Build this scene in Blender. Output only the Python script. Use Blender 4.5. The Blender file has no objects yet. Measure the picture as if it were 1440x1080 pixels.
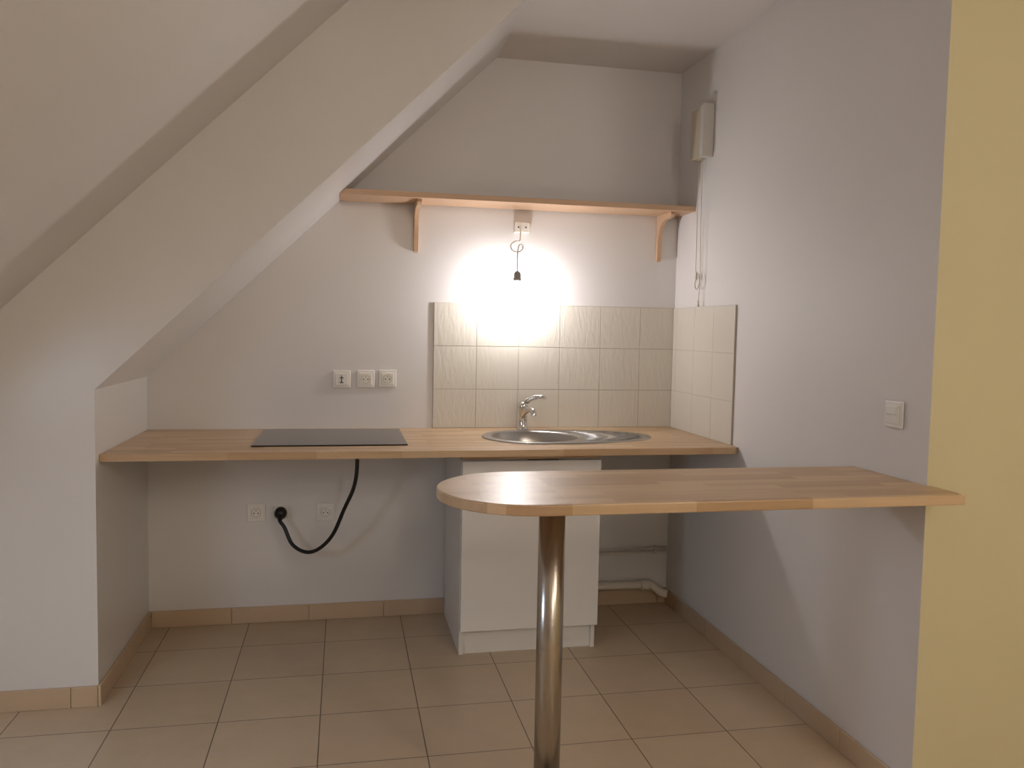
import bpy, bmesh, math
from mathutils import Vector, Matrix
pi=math.pi
scene=bpy.context.scene
scene.view_settings.view_transform='Standard'

# ---------------------------------------------------------------- materials
def srgb(r,g,b):
    return tuple(((c/255)/12.92 if c/255<=0.04045 else ((c/255+0.055)/1.055)**2.4) for c in (r,g,b))+(1,)
def new_mat(name):
    m=bpy.data.materials.new(name); m.use_nodes=True
    nt=m.node_tree; b=nt.nodes['Principled BSDF']
    return m,nt,b
def N(nt,t,**kw):
    n=nt.nodes.new(t)
    for k,v in kw.items():
        if k in n.inputs: n.inputs[k].default_value=v
        else: setattr(n,k,v)
    return n
def pos(nt): return nt.nodes.new('ShaderNodeNewGeometry').outputs['Position']
def simple(name,col,rough=.5,metal=0,spec=.5,emit=None,es=0,coat=0):
    m,nt,b=new_mat(name)
    b.inputs['Base Color'].default_value=col; b.inputs['Roughness'].default_value=rough
    b.inputs['Metallic'].default_value=metal; b.inputs['Specular IOR Level'].default_value=spec
    b.inputs['Coat Weight'].default_value=coat
    if emit: b.inputs['Emission Color'].default_value=emit; b.inputs['Emission Strength'].default_value=es
    return m
def paint(name,col,rough=.55,spec=.35,bump=.06,var=.03):
    m,nt,b=new_mat(name); p=pos(nt)
    n1=N(nt,'ShaderNodeTexNoise',Scale=1.3,Detail=3.0); nt.links.new(p,n1.inputs['Vector'])
    mr=N(nt,'ShaderNodeMapRange'); mr.inputs['To Min'].default_value=1-var; mr.inputs['To Max'].default_value=1+var
    nt.links.new(n1.outputs['Fac'],mr.inputs['Value'])
    hs=N(nt,'ShaderNodeHueSaturation'); hs.inputs['Color'].default_value=col
    nt.links.new(mr.outputs['Result'],hs.inputs['Value']); nt.links.new(hs.outputs['Color'],b.inputs['Base Color'])
    n2=N(nt,'ShaderNodeTexNoise',Scale=160.0,Detail=2.0); nt.links.new(p,n2.inputs['Vector'])
    bp=N(nt,'ShaderNodeBump',Strength=bump,Distance=.002); nt.links.new(n2.outputs['Fac'],bp.inputs['Height'])
    nt.links.new(bp.outputs['Normal'],b.inputs['Normal'])
    b.inputs['Roughness'].default_value=rough; b.inputs['Specular IOR Level'].default_value=spec
    return m
def wood(name,c1,c2,stave_l=.32,stave_w=.042,rough=.38,axis='XY',contrast=1.0):
    m,nt,b=new_mat(name); p=pos(nt)
    v=p
    br=N(nt,'ShaderNodeTexBrick'); br.offset=.37; br.offset_frequency=2
    br.inputs['Color1'].default_value=(0,0,0,1); br.inputs['Color2'].default_value=(1,1,1,1); br.inputs['Mortar'].default_value=(.5,.5,.5,1)
    br.inputs['Scale'].default_value=1; br.inputs['Mortar Size'].default_value=0
    br.inputs['Brick Width'].default_value=stave_l; br.inputs['Row Height'].default_value=stave_w
    nt.links.new(v,br.inputs['Vector'])
    mp2=N(nt,'ShaderNodeMapping'); mp2.inputs['Scale'].default_value=(3,60,60); nt.links.new(p,mp2.inputs['Vector'])
    gr=N(nt,'ShaderNodeTexNoise',Scale=1.6,Detail=5.0,Distortion=.4); nt.links.new(mp2.outputs['Vector'],gr.inputs['Vector'])
    mx=N(nt,'ShaderNodeMath',operation='MULTIPLY_ADD'); nt.links.new(br.outputs['Color'],mx.inputs[0]); mx.inputs[1].default_value=.55*contrast
    mg=N(nt,'ShaderNodeMath',operation='MULTIPLY'); nt.links.new(gr.outputs['Fac'],mg.inputs[0]); mg.inputs[1].default_value=.5
    nt.links.new(mg.outputs[0],mx.inputs[2])
    mix=N(nt,'ShaderNodeMix',data_type='RGBA'); nt.links.new(mx.outputs[0],mix.inputs[0])
    mix.inputs[6].default_value=c1; mix.inputs[7].default_value=c2
    nt.links.new(mix.outputs[2],b.inputs['Base Color'])
    b.inputs['Roughness'].default_value=rough; b.inputs['Specular IOR Level'].default_value=.45
    return m

M_white=paint('paint_white_wall',srgb(223,220,218))
M_white2=paint('paint_white_slope',srgb(223,220,218),rough=.26,spec=.5,bump=.15)
M_ceil=paint('paint_ceiling',srgb(220,216,212))
M_yellow=paint('paint_pale_yellow',srgb(208,199,163))
M_wt=wood('beech_butcher_block',srgb(216,190,155),srgb(172,138,102))
M_shelf=wood('pine_shelf_wood',srgb(212,182,152),srgb(194,158,126),stave_l=3,stave_w=.3,rough=.5)
M_cab=simple('cabinet_white_gloss',srgb(236,234,230),.22,coat=.3)
M_carc=simple('cabinet_white_melamine',srgb(226,223,216),.45)
M_chrome=simple('chrome',srgb(215,213,210),.14,1)
M_steelp=simple('brushed_steel_leg',srgb(180,172,162),.24,1)
M_steel=simple('stainless_steel',srgb(180,178,175),.28,1)
M_glass=simple('black_ceramic_glass',srgb(14,14,16),.12,coat=.2)
M_plast=simple('white_plastic',srgb(236,233,226),.35)
M_plastg=simple('greyed_plastic',srgb(208,204,196),.4)
M_plast2=simple('ivory_plastic',srgb(198,188,168),.45)
M_pdark=simple('socket_hole_dark',srgb(60,58,56),.5)
M_lampsock=simple('lamp_socket_grey',srgb(150,146,142),.4)
M_black=simple('black_rubber',srgb(14,13,13),.42)
M_pvc=simple('pvc_pipe_white',srgb(216,208,196),.4)
M_brass=simple('screw_metal',srgb(170,160,140),.3,1)
M_grout=simple('grout',srgb(182,173,158),.8)
BULB_S=215
M_bulb=simple('lit_bulb_glass',(1,1,1,1),.3,emit=(1,.96,.97,1),es=BULB_S)

def floor_mat():
    m,nt,b=new_mat('ceramic_floor_tiles'); p=pos(nt)
    mp=N(nt,'ShaderNodeMapping'); mp.inputs['Location'].default_value=(-.03+.345*20,.295-.001+.345*40,0); nt.links.new(p,mp.inputs['Vector'])
    br=N(nt,'ShaderNodeTexBrick'); br.offset=0; br.squash=1
    br.inputs['Color1'].default_value=srgb(202,182,155); br.inputs['Color2'].default_value=srgb(197,176,149); br.inputs['Mortar'].default_value=srgb(108,92,74)
    br.inputs['Scale'].default_value=1; br.inputs['Mortar Size'].default_value=.002; br.inputs['Mortar Smooth'].default_value=.2
    br.inputs['Brick Width'].default_value=.345; br.inputs['Row Height'].default_value=.345
    nt.links.new(mp.outputs[0],br.inputs['Vector'])
    no=N(nt,'ShaderNodeTexNoise',Scale=9.0,Detail=6.0,Roughness=.6); nt.links.new(p,no.inputs['Vector'])
    mr=N(nt,'ShaderNodeMapRange'); mr.inputs['To Min'].default_value=.9; mr.inputs['To Max'].default_value=1.1; nt.links.new(no.outputs['Fac'],mr.inputs['Value'])
    hs=N(nt,'ShaderNodeHueSaturation'); nt.links.new(br.outputs['Color'],hs.inputs['Color']); nt.links.new(mr.outputs[0],hs.inputs['Value'])
    nt.links.new(hs.outputs[0],b.inputs['Base Color'])
    bp=N(nt,'ShaderNodeBump',Strength=.5,Distance=.002); bp.invert=True
    nt.links.new(br.outputs['Fac'],bp.inputs['Height']); nt.links.new(bp.outputs[0],b.inputs['Normal'])
    b.inputs['Roughness'].default_value=.34; b.inputs['Specular IOR Level'].default_value=.4
    return m
M_floor=floor_mat()
M_base=paint('ceramic_baseboard',srgb(198,174,146),rough=.35,spec=.4,var=.06)
def tile_mat(name,st):
    m,nt,b=new_mat(name); p=pos(nt)
    mp=N(nt,'ShaderNodeMapping'); mp.inputs['Scale'].default_value=(1,1,.22); nt.links.new(p,mp.inputs['Vector'])
    w=N(nt,'ShaderNodeTexNoise',Scale=38.0,Detail=2.0,Distortion=1.2); nt.links.new(mp.outputs[0],w.inputs['Vector'])
    bp=N(nt,'ShaderNodeBump',Strength=st,Distance=.004); nt.links.new(w.outputs['Fac'],bp.inputs['Height']); nt.links.new(bp.outputs[0],b.inputs['Normal'])
    b.inputs['Base Color'].default_value=srgb(213,207,195); b.inputs['Roughness'].default_value=.28
    return m
M_tile=tile_mat('cream_wavy_tile',.45)

# ---------------------------------------------------------------- mesh builder
class B:
    def __init__(s,name): s.name=name; s.bm=bmesh.new(); s.mats=[]
    def mi(s,m):
        if m not in s.mats: s.mats.append(m)
        return s.mats.index(m)
    def add(s,t,m,smooth=False):
        i=s.mi(m); 
        for f in t.faces: f.material_index=i; f.smooth=smooth
        me=bpy.data.meshes.new('t'); t.to_mesh(me); t.free(); s.bm.from_mesh(me); bpy.data.meshes.remove(me)
    def box(s,x0,x1,y0,y1,z0,z1,m,bev=0,seg=2,mat4=None):
        t=bmesh.new(); bmesh.ops.create_cube(t,size=1)
        for v in t.verts: v.co=Vector(((x0+x1)/2+v.co.x*(x1-x0),(y0+y1)/2+v.co.y*(y1-y0),(z0+z1)/2+v.co.z*(z1-z0)))
        if bev: bmesh.ops.bevel(t,geom=t.edges[:],offset=bev,segments=seg,affect='EDGES',profile=.5)
        if mat4: t.transform(mat4)
        s.add(t,m)
    def prism(s,pts,ax,a0,a1,m,bev=0,smooth=False):
        t=bmesh.new()
        def mk(p,a):
            if ax=='Y': return (p[0],a,p[1])
            if ax=='Z': return (p[0],p[1],a)
            return (a,p[0],p[1])
        va=[t.verts.new(mk(p,a0)) for p in pts]; vb=[t.verts.new(mk(p,a1)) for p in pts]
        fa=t.faces.new(va); fb=t.faces.new(vb[::-1]); n=len(pts)
        for i in range(n): t.faces.new((va[i],vb[i],vb[(i+1)%n],va[(i+1)%n]))
        bmesh.ops.recalc_face_normals(t,faces=t.faces[:])
        if bev:
            es=[e for e in t.edges if (fa in e.link_faces or fb in e.link_faces)]
            bmesh.ops.bevel(t,geom=es,offset=bev,segments=2,affect='EDGES',profile=.5)
        s.add(t,m,smooth)
    def cyl(s,p0,p1,r0,r1,m,seg=32,bev=0):
        p0,p1=Vector(p0),Vector(p1); d=p1-p0
        t=bmesh.new(); bmesh.ops.create_cone(t,cap_ends=True,segments=seg,radius1=r0,radius2=r1,depth=d.length)
        if bev:
            es=[e for e in t.edges if any(len(f.verts)>4 for f in e.link_faces)]
            bmesh.ops.bevel(t,geom=es,offset=bev,segments=2,affect='EDGES')
        t.transform(Matrix.Translation((p0+p1)/2)@d.to_track_quat('Z','Y').to_matrix().to_4x4())
        i=s.mi(m)
        for f in t.faces: f.material_index=i; f.smooth=len(f.verts)==4
        me=bpy.data.meshes.new('t'); t.to_mesh(me); t.free(); s.bm.from_mesh(me)
    def tube(s,pts,r,m,seg=12,sub=6):
        P=[Vector(p) for p in pts]
        if sub>1 and len(P)>2:
            Q=[]
            for i in range(len(P)-1):
                a=P[max(i-1,0)];b=P[i];c=P[i+1];d=P[min(i+2,len(P)-1)]
                for k in range(sub):
                    u=k/sub; Q.append(.5*((2*b)+(-a+c)*u+(2*a-5*b+4*c-d)*u*u+(-a+3*b-3*c+d)*u**3))
            Q.append(P[-1]); P=Q
        t=bmesh.new(); rings=[]; up=Vector((0.13,.2,1)).normalized()
        for i,p in enumerate(P):
            d=(P[min(i+1,len(P)-1)]-P[max(i-1,0)]).normalized()
            x=up.cross(d)
            if x.length<1e-3: x=Vector((1,0,0)).cross(d)
            x.normalize(); y=d.cross(x)
            rr=r[i*(len(r)-1)//max(1,len(P)-1)] if isinstance(r,list) else r
            rings.append([t.verts.new(p+rr*(x*math.cos(2*pi*k/seg)+y*math.sin(2*pi*k/seg))) for k in range(seg)])
        for a,b in zip(rings,rings[1:]):
            for k in range(seg): t.faces.new((a[k],a[(k+1)%seg],b[(k+1)%seg],b[k]))
        t.faces.new(rings[0][::-1]); t.faces.new(rings[-1])
        bmesh.ops.recalc_face_normals(t,faces=t.faces[:])
        s.add(t,m,True)
    def lathe(s,prof,c,m,seg=48,mat4=None,flip=False):
        t=bmesh.new(); rings=[]
        for r,z in prof:
            if r<1e-5: rings.append([t.verts.new((0,0,z))])
            else: rings.append([t.verts.new((r*math.cos(2*pi*k/seg),r*math.sin(2*pi*k/seg),z)) for k in range(seg)])
        for a,b in zip(rings,rings[1:]):
            for k in range(seg):
                k2=(k+1)%seg
                if len(a)==1 and len(b)==1: continue
                if len(a)==1: t.faces.new((a[0],b[k2],b[k]))
                elif len(b)==1: t.faces.new((a[k],a[k2],b[0]))
                else: t.faces.new((a[k],a[k2],b[k2],b[k]))
        bmesh.ops.recalc_face_normals(t,faces=t.faces[:])
        t.transform(Matrix.Translation(c)@(mat4 or Matrix.Identity(4)))
        s.add(t,m,True)
    def obj(s):
        me=bpy.data.meshes.new(s.name)
        co=[v.co for v in s.bm.verts]
        lo=Vector([min(c[i] for c in co) for i in range(3)]); hi=Vector([max(c[i] for c in co) for i in range(3)]); o=(lo+hi)/2; o.z=lo.z
        bmesh.ops.translate(s.bm,verts=s.bm.verts[:],vec=-o)
        s.bm.to_mesh(me); s.bm.free()
        for m in s.mats: me.materials.append(m)
        ob=bpy.data.objects.new(s.name,me); ob.location=o; scene.collection.objects.link(ob); return ob

# ---------------------------------------------------------------- dimensions
ZC=2.644; XL=-2.475; YF=-.781; Z1=1.135; K=.975; YE=-1.859
XA=XL+(ZC-Z1)/K         # alcove slope meets ceiling
def zB(x): return 1.408+.98*(x+2.768)
XK=-3.6; XBt=-2.768+(ZC-1.408)/.98
YR=-6.6; XR=2.2; T=.12

# ---------------------------------------------------------------- shell
b=B('floor'); b.box(XK-T,XR+T,YR-T,T,-.1,0,M_floor); b.obj()
b=B('ceiling'); b.box(XBt-.3,XR+T,YR-T,T,ZC,ZC+.1,M_ceil); b.obj()
b=B('wall_back'); b.box(XK-T,XR+T,0,T,0,ZC,M_white); b.obj()
# attic-slope block closing the kitchen niche on the left
b=B('wall_left_niche')
b.prism([(XL,0),(XL,Z1),(XA,ZC),(XK,ZC),(XK,0)],'Y',YF,-.0005,M_white2); b.obj()
b=B('wall_right')
b.box(0,XR,YE,-.0005,0,ZC,M_white)
o=b.obj(); o.data.materials.append(M_yellow)
for f in o.data.polygons:
    if f.normal.y<-.9: f.material_index=1
# main room: sloped ceiling, knee wall, rear wall, right wall
b=B('ceiling_slope')
b.prism([(XK,zB(XK)),(XBt,ZC),(XBt-.1,ZC+.1),(XK-.1,zB(XK)+.1)],'Y',YR,YF-.0005,M_white); b.obj()
b=B('wall_left'); b.box(XK-T,XK,YR,YF,0,zB(XK),M_white); b.obj()
b=B('wall_rear'); b.box(XK-T,XR+T,YR-T,YR,0,ZC,M_white); b.obj()
b=B('wall_right_room'); b.box(XR,XR+T,YR,YE,0,ZC,M_yellow); b.obj()

# baseboards
def base(name,x0,x1,y0,y1):
    b=B(name); L=.345
    if x1-x0>y1-y0:
        x=x0
        while x<x1-1e-4:
            e=min(x+L,x1); b.box(x+.0006,e-.0006,y0,y1,0,.0755,M_base,.0025); x=e
    else:
        y=y0
        while y<y1-1e-4:
            e=min(y+L,y1); b.box(x0,x1,y+.0006,e-.0006,0,.0755,M_base,.0025); y=e
    b.obj()
th=.011
base('baseboard_back',XL+th,-.001,-th,-.0008)
base('baseboard_niche_left',XL+.0005,XL+th,YF-th,-.001)
base('baseboard_left',XK+.001,XL,YF-th,YF-.0008)
base('baseboard_right',-th,-.0008,YE-th,-th-.001)
base('baseboard_yellow',0,XR-.001,YE-th,YE-.0008)

# ---------------------------------------------------------------- backsplash tiles
b=B('tile_backsplash')
b.box(-1.2067,-.001,-.0076,-.0008,.9,1.4957,M_grout)
b.box(-.0076,-.0008,-.6712,-.0076,.9,1.4957,M_grout)
g=.0014; P=.205
for r in range(3):
    z1=1.4957-P*r; z0=max(.9005,z1-P)
    for c in range(6):
        x0=-1.2067+P*c; x1=min(x0+P,-.008)
        b.box(x0+g,x1-g,-.009,-.003,z0+g,z1-g,M_tile,.001)
    for c in range(4):
        y0=-.6712+P*c; y1=min(y0+P,-.009)
        b.box(-.009,-.003,y0+g*.6,y1-g*.6,z0+g*.6,z1-g*.6,M_tile,.0008)
b.obj()

# ---------------------------------------------------------------- worktop with sink cut-out
SX,SY=-.79,-.36
b=B('kitchen_worktop')
D=.735
pts=[(XL+.001,-.001),(-.001,-.001),(-.001,-D+.02)]
for a in range(0,91,15): pts.append((-.021+.02*math.cos(math.radians(a)),-D+.02-.02*math.sin(math.radians(a))))
pts+=[(XL+.001,-D)]
b.prism(pts,'Z',.872,.9,M_wt,.002)
wt=b.obj()
c=B('cutter'); c.cyl((SX,SY,.8),(SX,SY,1),.2,.2,M_wt,64); cu=c.obj()
md=wt.modifiers.new('cut','BOOLEAN'); md.object=cu; md.operation='DIFFERENCE'; md.solver='EXACT'
bpy.context.view_layer.update()
dg=bpy.context.evaluated_depsgraph_get()
nm=bpy.data.meshes.new_from_object(wt.evaluated_get(dg)); wt.modifiers.clear(); wt.data=nm
bpy.data.objects.remove(cu)

# sink
b=B('kitchen_sink')
t=bmesh.new(); seg=96; zt=.9045
def ro(a,k=0):
    ca,sa=math.cos(a),math.sin(a); A=.535-k if ca>0 else .235-k; Bb=.235-k; n=2.15 if ca>0 else 2
    return 1/((abs(ca)/A)**n+(abs(sa)/Bb)**n)**(1/n)
def ring(f,z): return [t.verts.new((SX+f(2*pi*k/seg)*math.cos(2*pi*k/seg),SY+f(2*pi*k/seg)*math.sin(2*pi*k/seg),z)) for k in range(seg)]
rings=[ring(lambda a:ro(a),.9005),ring(lambda a:ro(a,.002),zt+.001),ring(lambda a:ro(a,.008),zt+.001),ring(lambda a:ro(a,.014),zt-.001),ring(lambda a:min(.212,ro(a,.016)),zt-.001),
 ring(lambda a:.205,zt+.002),ring(lambda a:.198,zt+.001),ring(lambda a:.19,zt-.006),ring(lambda a:.182,.85),ring(lambda a:.172,.80),ring(lambda a:.15,.768),ring(lambda a:.11,.757),ring(lambda a:.045,.753),ring(lambda a:.04,.745)]
for a,c in zip(rings,rings[1:]):
    for k in range(seg): t.faces.new((a[k],a[(k+1)%seg],c[(k+1)%seg],c[k]))
t.faces.new(rings[-1]); bmesh.ops.recalc_face_normals(t,faces=t.faces[:])
b.add(t,M_steel,True)
for i in range(9):
    dy=(i-4)*.034; x1=SX+.5*math.sqrt(max(0,1-(dy/.215)**2)); x0=SX+math.sqrt(.225**2-dy*dy)+.01
    if x1-x0>.03: b.tube([(x0,SY+dy,zt),(x1-.015,SY+dy,zt)],.0035,M_steel,8,1)
b.cyl((SX,SY,.744),(SX,SY,.752),.03,.03,M_chrome)
b.obj()

# faucet: upright body, short spout towards the bowl, raised lever to the right
b=B('kitchen_faucet'); fx,fy=-.79,-.105
b.lathe([(0,.004),(.028,.004),(.028,.009),(.023,.014),(.021,.02),(.0205,.09),(.0225,.094),(.0235,.118),(.02,.13),(.01,.136),(0,.137)],(fx,fy,.9),M_chrome,32)
b.tube([(fx,fy,.965),(fx-.002,fy-.05,.992),(fx+.004,fy-.10,1.008),(fx+.01,fy-.15,1.01),(fx+.012,fy-.17,1.0),(fx+.012,fy-.174,.985)],[.0155,.015,.014,.013,.0125,.0125],M_chrome,16)
b.tube([(fx,fy,1.022),(fx+.025,fy-.01,1.045),(fx+.06,fy-.03,1.06),(fx+.088,fy-.045,1.06),(fx+.092,fy-.047,1.052)],[.015,.012,.01,.0085,.007],M_chrome,12)
b.obj()

# hob
b=B('ceramic_hob')
b.box(-1.972,-1.366,-.585,-.06,.9005,.9055,M_glass,.002)
b.obj()

# hob cable with plug
def bp(x,z,y):
    s=1+y/3.88; return (-1.621+(x+1.621)*s,y,1.368+(z-1.368)*s)
b=B('hob_power_cable')
b.tube([(-1.565,-.3,.871),bp(-1.557,.72,-.3),bp(-1.572,.62,-.28),bp(-1.615,.52,-.24),bp(-1.667,.40,-.2),bp(-1.73,.335,-.16),bp(-1.79,.322,-.13),bp(-1.85,.36,-.1),bp(-1.885,.44,-.085),(-1.899,-.08,.488),(-1.9,-.062,.50)],.0085,M_black,12)
b.lathe([(0,0),(.025,0),(.028,.006),(.028,.028),(.022,.038),(.012,.046),(0,.048)],(-1.9,-.0135,.515),M_black,24,Matrix.Rotation(pi/2,4,'X'))
b.tube([(-1.9,-.04,.515),(-1.9,-.062,.502),(-1.9,-.068,.49)],.011,M_black,12)
b.obj()

# ---------------------------------------------------------------- wall plates
def plate(name,x,z,kind,w=.041):
    b=B(name)
    b.box(x-w,x+w,-.009,-.0008,z-w,z+w,M_plast,.004,3)
    b.box(x-.029,x+.029,-.0125,-.008,z-.029,z+.029,M_plast,.0025,2)
    R=Matrix.Rotation(pi/2,4,'X')
    if kind=='socket':
        b.lathe([(.0215,.0),(.0215,.002),(.0195,.002),(.0185,-.003),(0,-.003)],(x,-.0125,z),M_plast2,32,R)
        for dx in(-.0095,.0095): b.cyl((x+dx,-.0155,z-.002),(x+dx,-.009,z-.002),.0028,.0028,M_pdark,12)
        b.cyl((x,-.019,z+.0105),(x,-.009,z+.0105),.0024,.0022,M_brass,12)
    elif kind=='phone':
        b.box(x-.009,x+.009,-.0135,-.012,z+.0045,z+.0085,M_pdark)
        b.box(x-.002,x+.002,-.0135,-.012,z-.017,z+.0175,M_pdark)
        b.box(x-.008,x+.008,-.0135,-.012,z-.0175,z-.0135,M_pdark)
    return b.obj()
plate('telephone_socket',-1.63,1.13,'phone')
plate('wall_socket',-1.52,1.132,'socket'); plate('wall_socket',-1.42,1.134,'socket')
plate('wall_socket',-2.01,.515,'socket'); plate('wall_socket',-1.70,.51,'socket')
plate('wall_socket',-1.90,.515,'plain',.03)
# light switch on right wall
b=B('light_switch'); y,z=-1.71,1.14; w=.041
b.box(-.009,-.0008,y-w,y+w,z-w,z+w,M_plast,.004,3)
b.box(-.013,-.008,y-.028,y+.028,z-.028,z+.028,M_plast,.002,2)
b.box(-.0165,-.011,y-.024,y+.024,z-.001,z+.025,M_plast,.0025,2)
b.obj()

# ---------------------------------------------------------------- sink base cabinet
b=B('sink_base_cabinet')
x0,x1=-1.14,-.545
b.box(x0,x0+.018,-.525,-.015,0,.83,M_carc,.001)
b.box(x1-.018,x1,-.525,-.015,0,.83,M_carc,.001)
b.box(x0+.018,x1-.018,-.52,-.02,.1,.118,M_carc)
b.box(x0+.018,x1-.018,-.515,-.499,.0,.1,M_carc,.001)
b.box(x0+.018,x1-.018,-.03,-.02,.1,.83,M_carc)
b.box(x0+.003,x1+.006,-.547,-.529,.105,.826,M_cab,.0015)
b.box(x0+.018,x1-.018,-.525,-.515,.80,.83,M_carc)
b.box(x0+.0,x1,-.54,-.512,.832,.8715,M_wt,.001)
b.box(x0+.0,x1,-.1,-.03,.832,.8715,M_wt,.001)
b.obj()

# waste pipe and water pipes
b=B('waste_pipe')
b.tube([(-.54,-.05,.115),(-.2,-.05,.11),(-.12,-.05,.108),(-.085,-.055,.095),(-.06,-.075,.075),(-.03,-.09,.07)],.021,M_pvc,16)
b.cyl((-.16,-.05,.109),(-.11,-.05,.109),.026,.026,M_pvc)
b.obj()
b=B('water_pipe')
b.tube([(-.54,-.016,.262),(-.012,-.016,.27)],.0055,M_pvc,10,1)
b.tube([(-.54,-.016,.28),(-.012,-.016,.288)],.0055,M_pvc,10,1)
for x in(-.45,-.07): b.box(x-.005,x+.005,-.022,-.001,.256,.296,M_pvc,.002)
b.obj()

# ---------------------------------------------------------------- breakfast bar
b=B('breakfast_bar')
yc=-1.757; R=.237; xc=-1.143; pts=[(-.0012,yc+R),(-.0012,YE-.001),(.012,YE-.001),(.012,yc-R)]
for i in range(0,37): 
    a=math.radians(-90-i*5); pts.append((xc+R*math.cos(a),yc+R*math.sin(a)))
b.prism(pts,'Z',.925,.953,M_wt,.004)
px,py=-1.067,-1.757
b.cyl((px,py,.012),(px,py,.918),.036,.036,M_steelp,64)
b.cyl((px,py,0.0005),(px,py,.012),.055,.055,M_steelp,48,.003)
b.cyl((px,py,.915),(px,py,.925),.05,.05,M_steelp,48,.002)
b.obj()

# ---------------------------------------------------------------- wall shelf with brackets
b=B('wall_shelf'); zs=1.945; th=.024; ds=.215
def xs(z): return XL+(z-Z1)/K+.002
b.prism([(xs(zs+th),zs+th),(-.001,zs+th),(-.001,zs),(xs(zs),zs)],'Y',-ds,-.001,M_shelf,.0015)
for bx in(-1.295,-.10):
    w=.0105
    out=[(-.001,zs),(-.001,zs-.215),(-.010,zs-.222),(-.022,zs-.215),(-.026,zs-.12)]
    for a in range(0,91,10):
        r=math.radians(a); out.append((-.026-.09*(1-math.cos(r)),zs-.12+.092*math.sin(r)))
    out+=[(-.175,zs-.024),(-.185,zs-.014),(-.18,zs)]
    b.prism(out,'X',bx-w,bx+w,M_shelf,.0015)
b.obj()

# ---------------------------------------------------------------- hanging bulb
b=B('hanging_light_bulb'); lx,ly=-.833,-.12
b.box(-.83,-.755,-.022,-.0008,1.835,1.885,M_plast,.003)
for dx in(-.018,.018): b.cyl((-.793+dx,-.0235,1.86),(-.793+dx,-.02,1.86),.004,.004,M_pdark,12)
b.tube([(-.80,-.022,1.85),(-.805,-.04,1.82),(-.815,-.07,1.79),(-.84,-.09,1.785),(-.862,-.1,1.765),(-.855,-.11,1.74),(-.825,-.115,1.735),(-.808,-.115,1.752),(-.815,-.115,1.77),(-.83,-.118,1.755),(-.834,-.12,1.70),(lx,ly,1.645)],.0032,M_plast,8)
b.lathe([(0,.052),(.008,.05),(.014,.044),(.0165,.036),(.017,.02),(.020,.018),(.020,.006),(.017,0),(0,0)],(lx,ly,1.595),M_lampsock,24)
b.lathe([(.0125,.10),(.0135,.085),(.02,.068),(.028,.05),(.031,.031),(.028,.014),(.018,.003),(0,0)],(lx,ly,1.495),M_bulb,32)
b.obj()

# ---------------------------------------------------------------- pull-cord box on right wall
b=B('ventilation_control_box')
b.box(-.048,-.0008,-.383,-.24,2.17,2.395,M_plast2,.004)
b.box(-.053,-.001,-.387,-.352,2.165,2.40,M_plastg,.003)
b.tube([(-.03,-.30,2.17),(-.03,-.302,1.9),(-.028,-.30,1.66)],.0016,M_plast2,6,4)
b.tube([(-.03,-.345,2.17),(-.03,-.343,1.9),(-.026,-.345,1.62),(-.024,-.33,1.52)],.0016,M_plast2,6,4)
b.tube([(-.028,-.3,1.66),(-.026,-.33,1.64),(-.026,-.34,1.6),(-.026,-.31,1.575),(-.026,-.29,1.6),(-.026,-.31,1.63)],.0025,M_plast2,6,4)
b.lathe([(0,.03),(.004,.028),(.006,.004),(.004,0),(0,0)],(-.024,-.33,1.495),M_plast2,12)
b.lathe([(0,.035),(.004,.033),(.006,.004),(.004,0),(0,0)],(-.024,-.30,1.62),M_plast2,12)
b.obj()

# ---------------------------------------------------------------- room lamps (behind the camera)
M_lamp=simple('opal_globe',(1,1,1,1),.3,emit=(1,.89,.77,1),es=36)
for (lx,ly) in((.5,-4.6),(-.3,-5.9)):
    b=B('ceiling_lamp'); lc=(lx,ly,ZC)
    b.lathe([(0,-.001),(.06,-.001),(.06,-.03),(.01,-.035),(.01,-.12),(0,-.12)],lc,M_plast,24)
    b.lathe([(0,-.12),(.09,-.135),(.16,-.19),(.18,-.27),(.16,-.35),(.09,-.41),(0,-.43)],lc,M_lamp,32)
    b.obj()
# roof window in the slope, cool evening light
ang=math.atan(.98)
M_pane=simple('roof_window_dusk_glass',(0.02,0.03,.05,1),.1,emit=(.6,.76,1,1),es=13)
b=B('window_1'); cx=-3.05
Mx=Matrix.Translation((cx,-2.2,zB(cx)))@Matrix.Rotation(-ang,4,'Y')
b.box(-.26,.26,-.22,.22,-.012,-.006,M_pane,0,2,Mx)
for a in((-.31,.31,.22,.28),(-.31,.31,-.28,-.22),(-.31,-.25,-.22,.22),(.25,.31,-.22,.22)): b.box(a[0],a[1],a[2],a[3],-.04,-.0005,M_shelf,.003,2,Mx)
b.obj()

w=bpy.data.worlds.new('world'); scene.world=w; w.use_nodes=True
w.node_tree.nodes['Background'].inputs[0].default_value=(.05,.06,.09,1)

# ---------------------------------------------------------------- camera
f,ya,pt,ro_=1155.3177,*[math.radians(a) for a in(11.6121,3.7067,1.0847)]
d=Vector((math.sin(ya)*math.cos(pt),math.cos(ya)*math.cos(pt),-math.sin(pt)))
r=Vector((math.cos(ya),-math.sin(ya),0)); u=r.cross(d)
r2=r*math.cos(ro_)+u*math.sin(ro_); u2=-r*math.sin(ro_)+u*math.cos(ro_)
cam=bpy.data.cameras.new('camera'); cam.sensor_width=36; cam.lens=f/1440*36; cam.clip_start=.05
co=bpy.data.objects.new('camera',cam); scene.collection.objects.link(co); scene.camera=co
m=Matrix((r2,u2,-d)).transposed().to_4x4(); m.translation=Vector((-1.6212,-3.8807,1.3683)); co.matrix_world=m
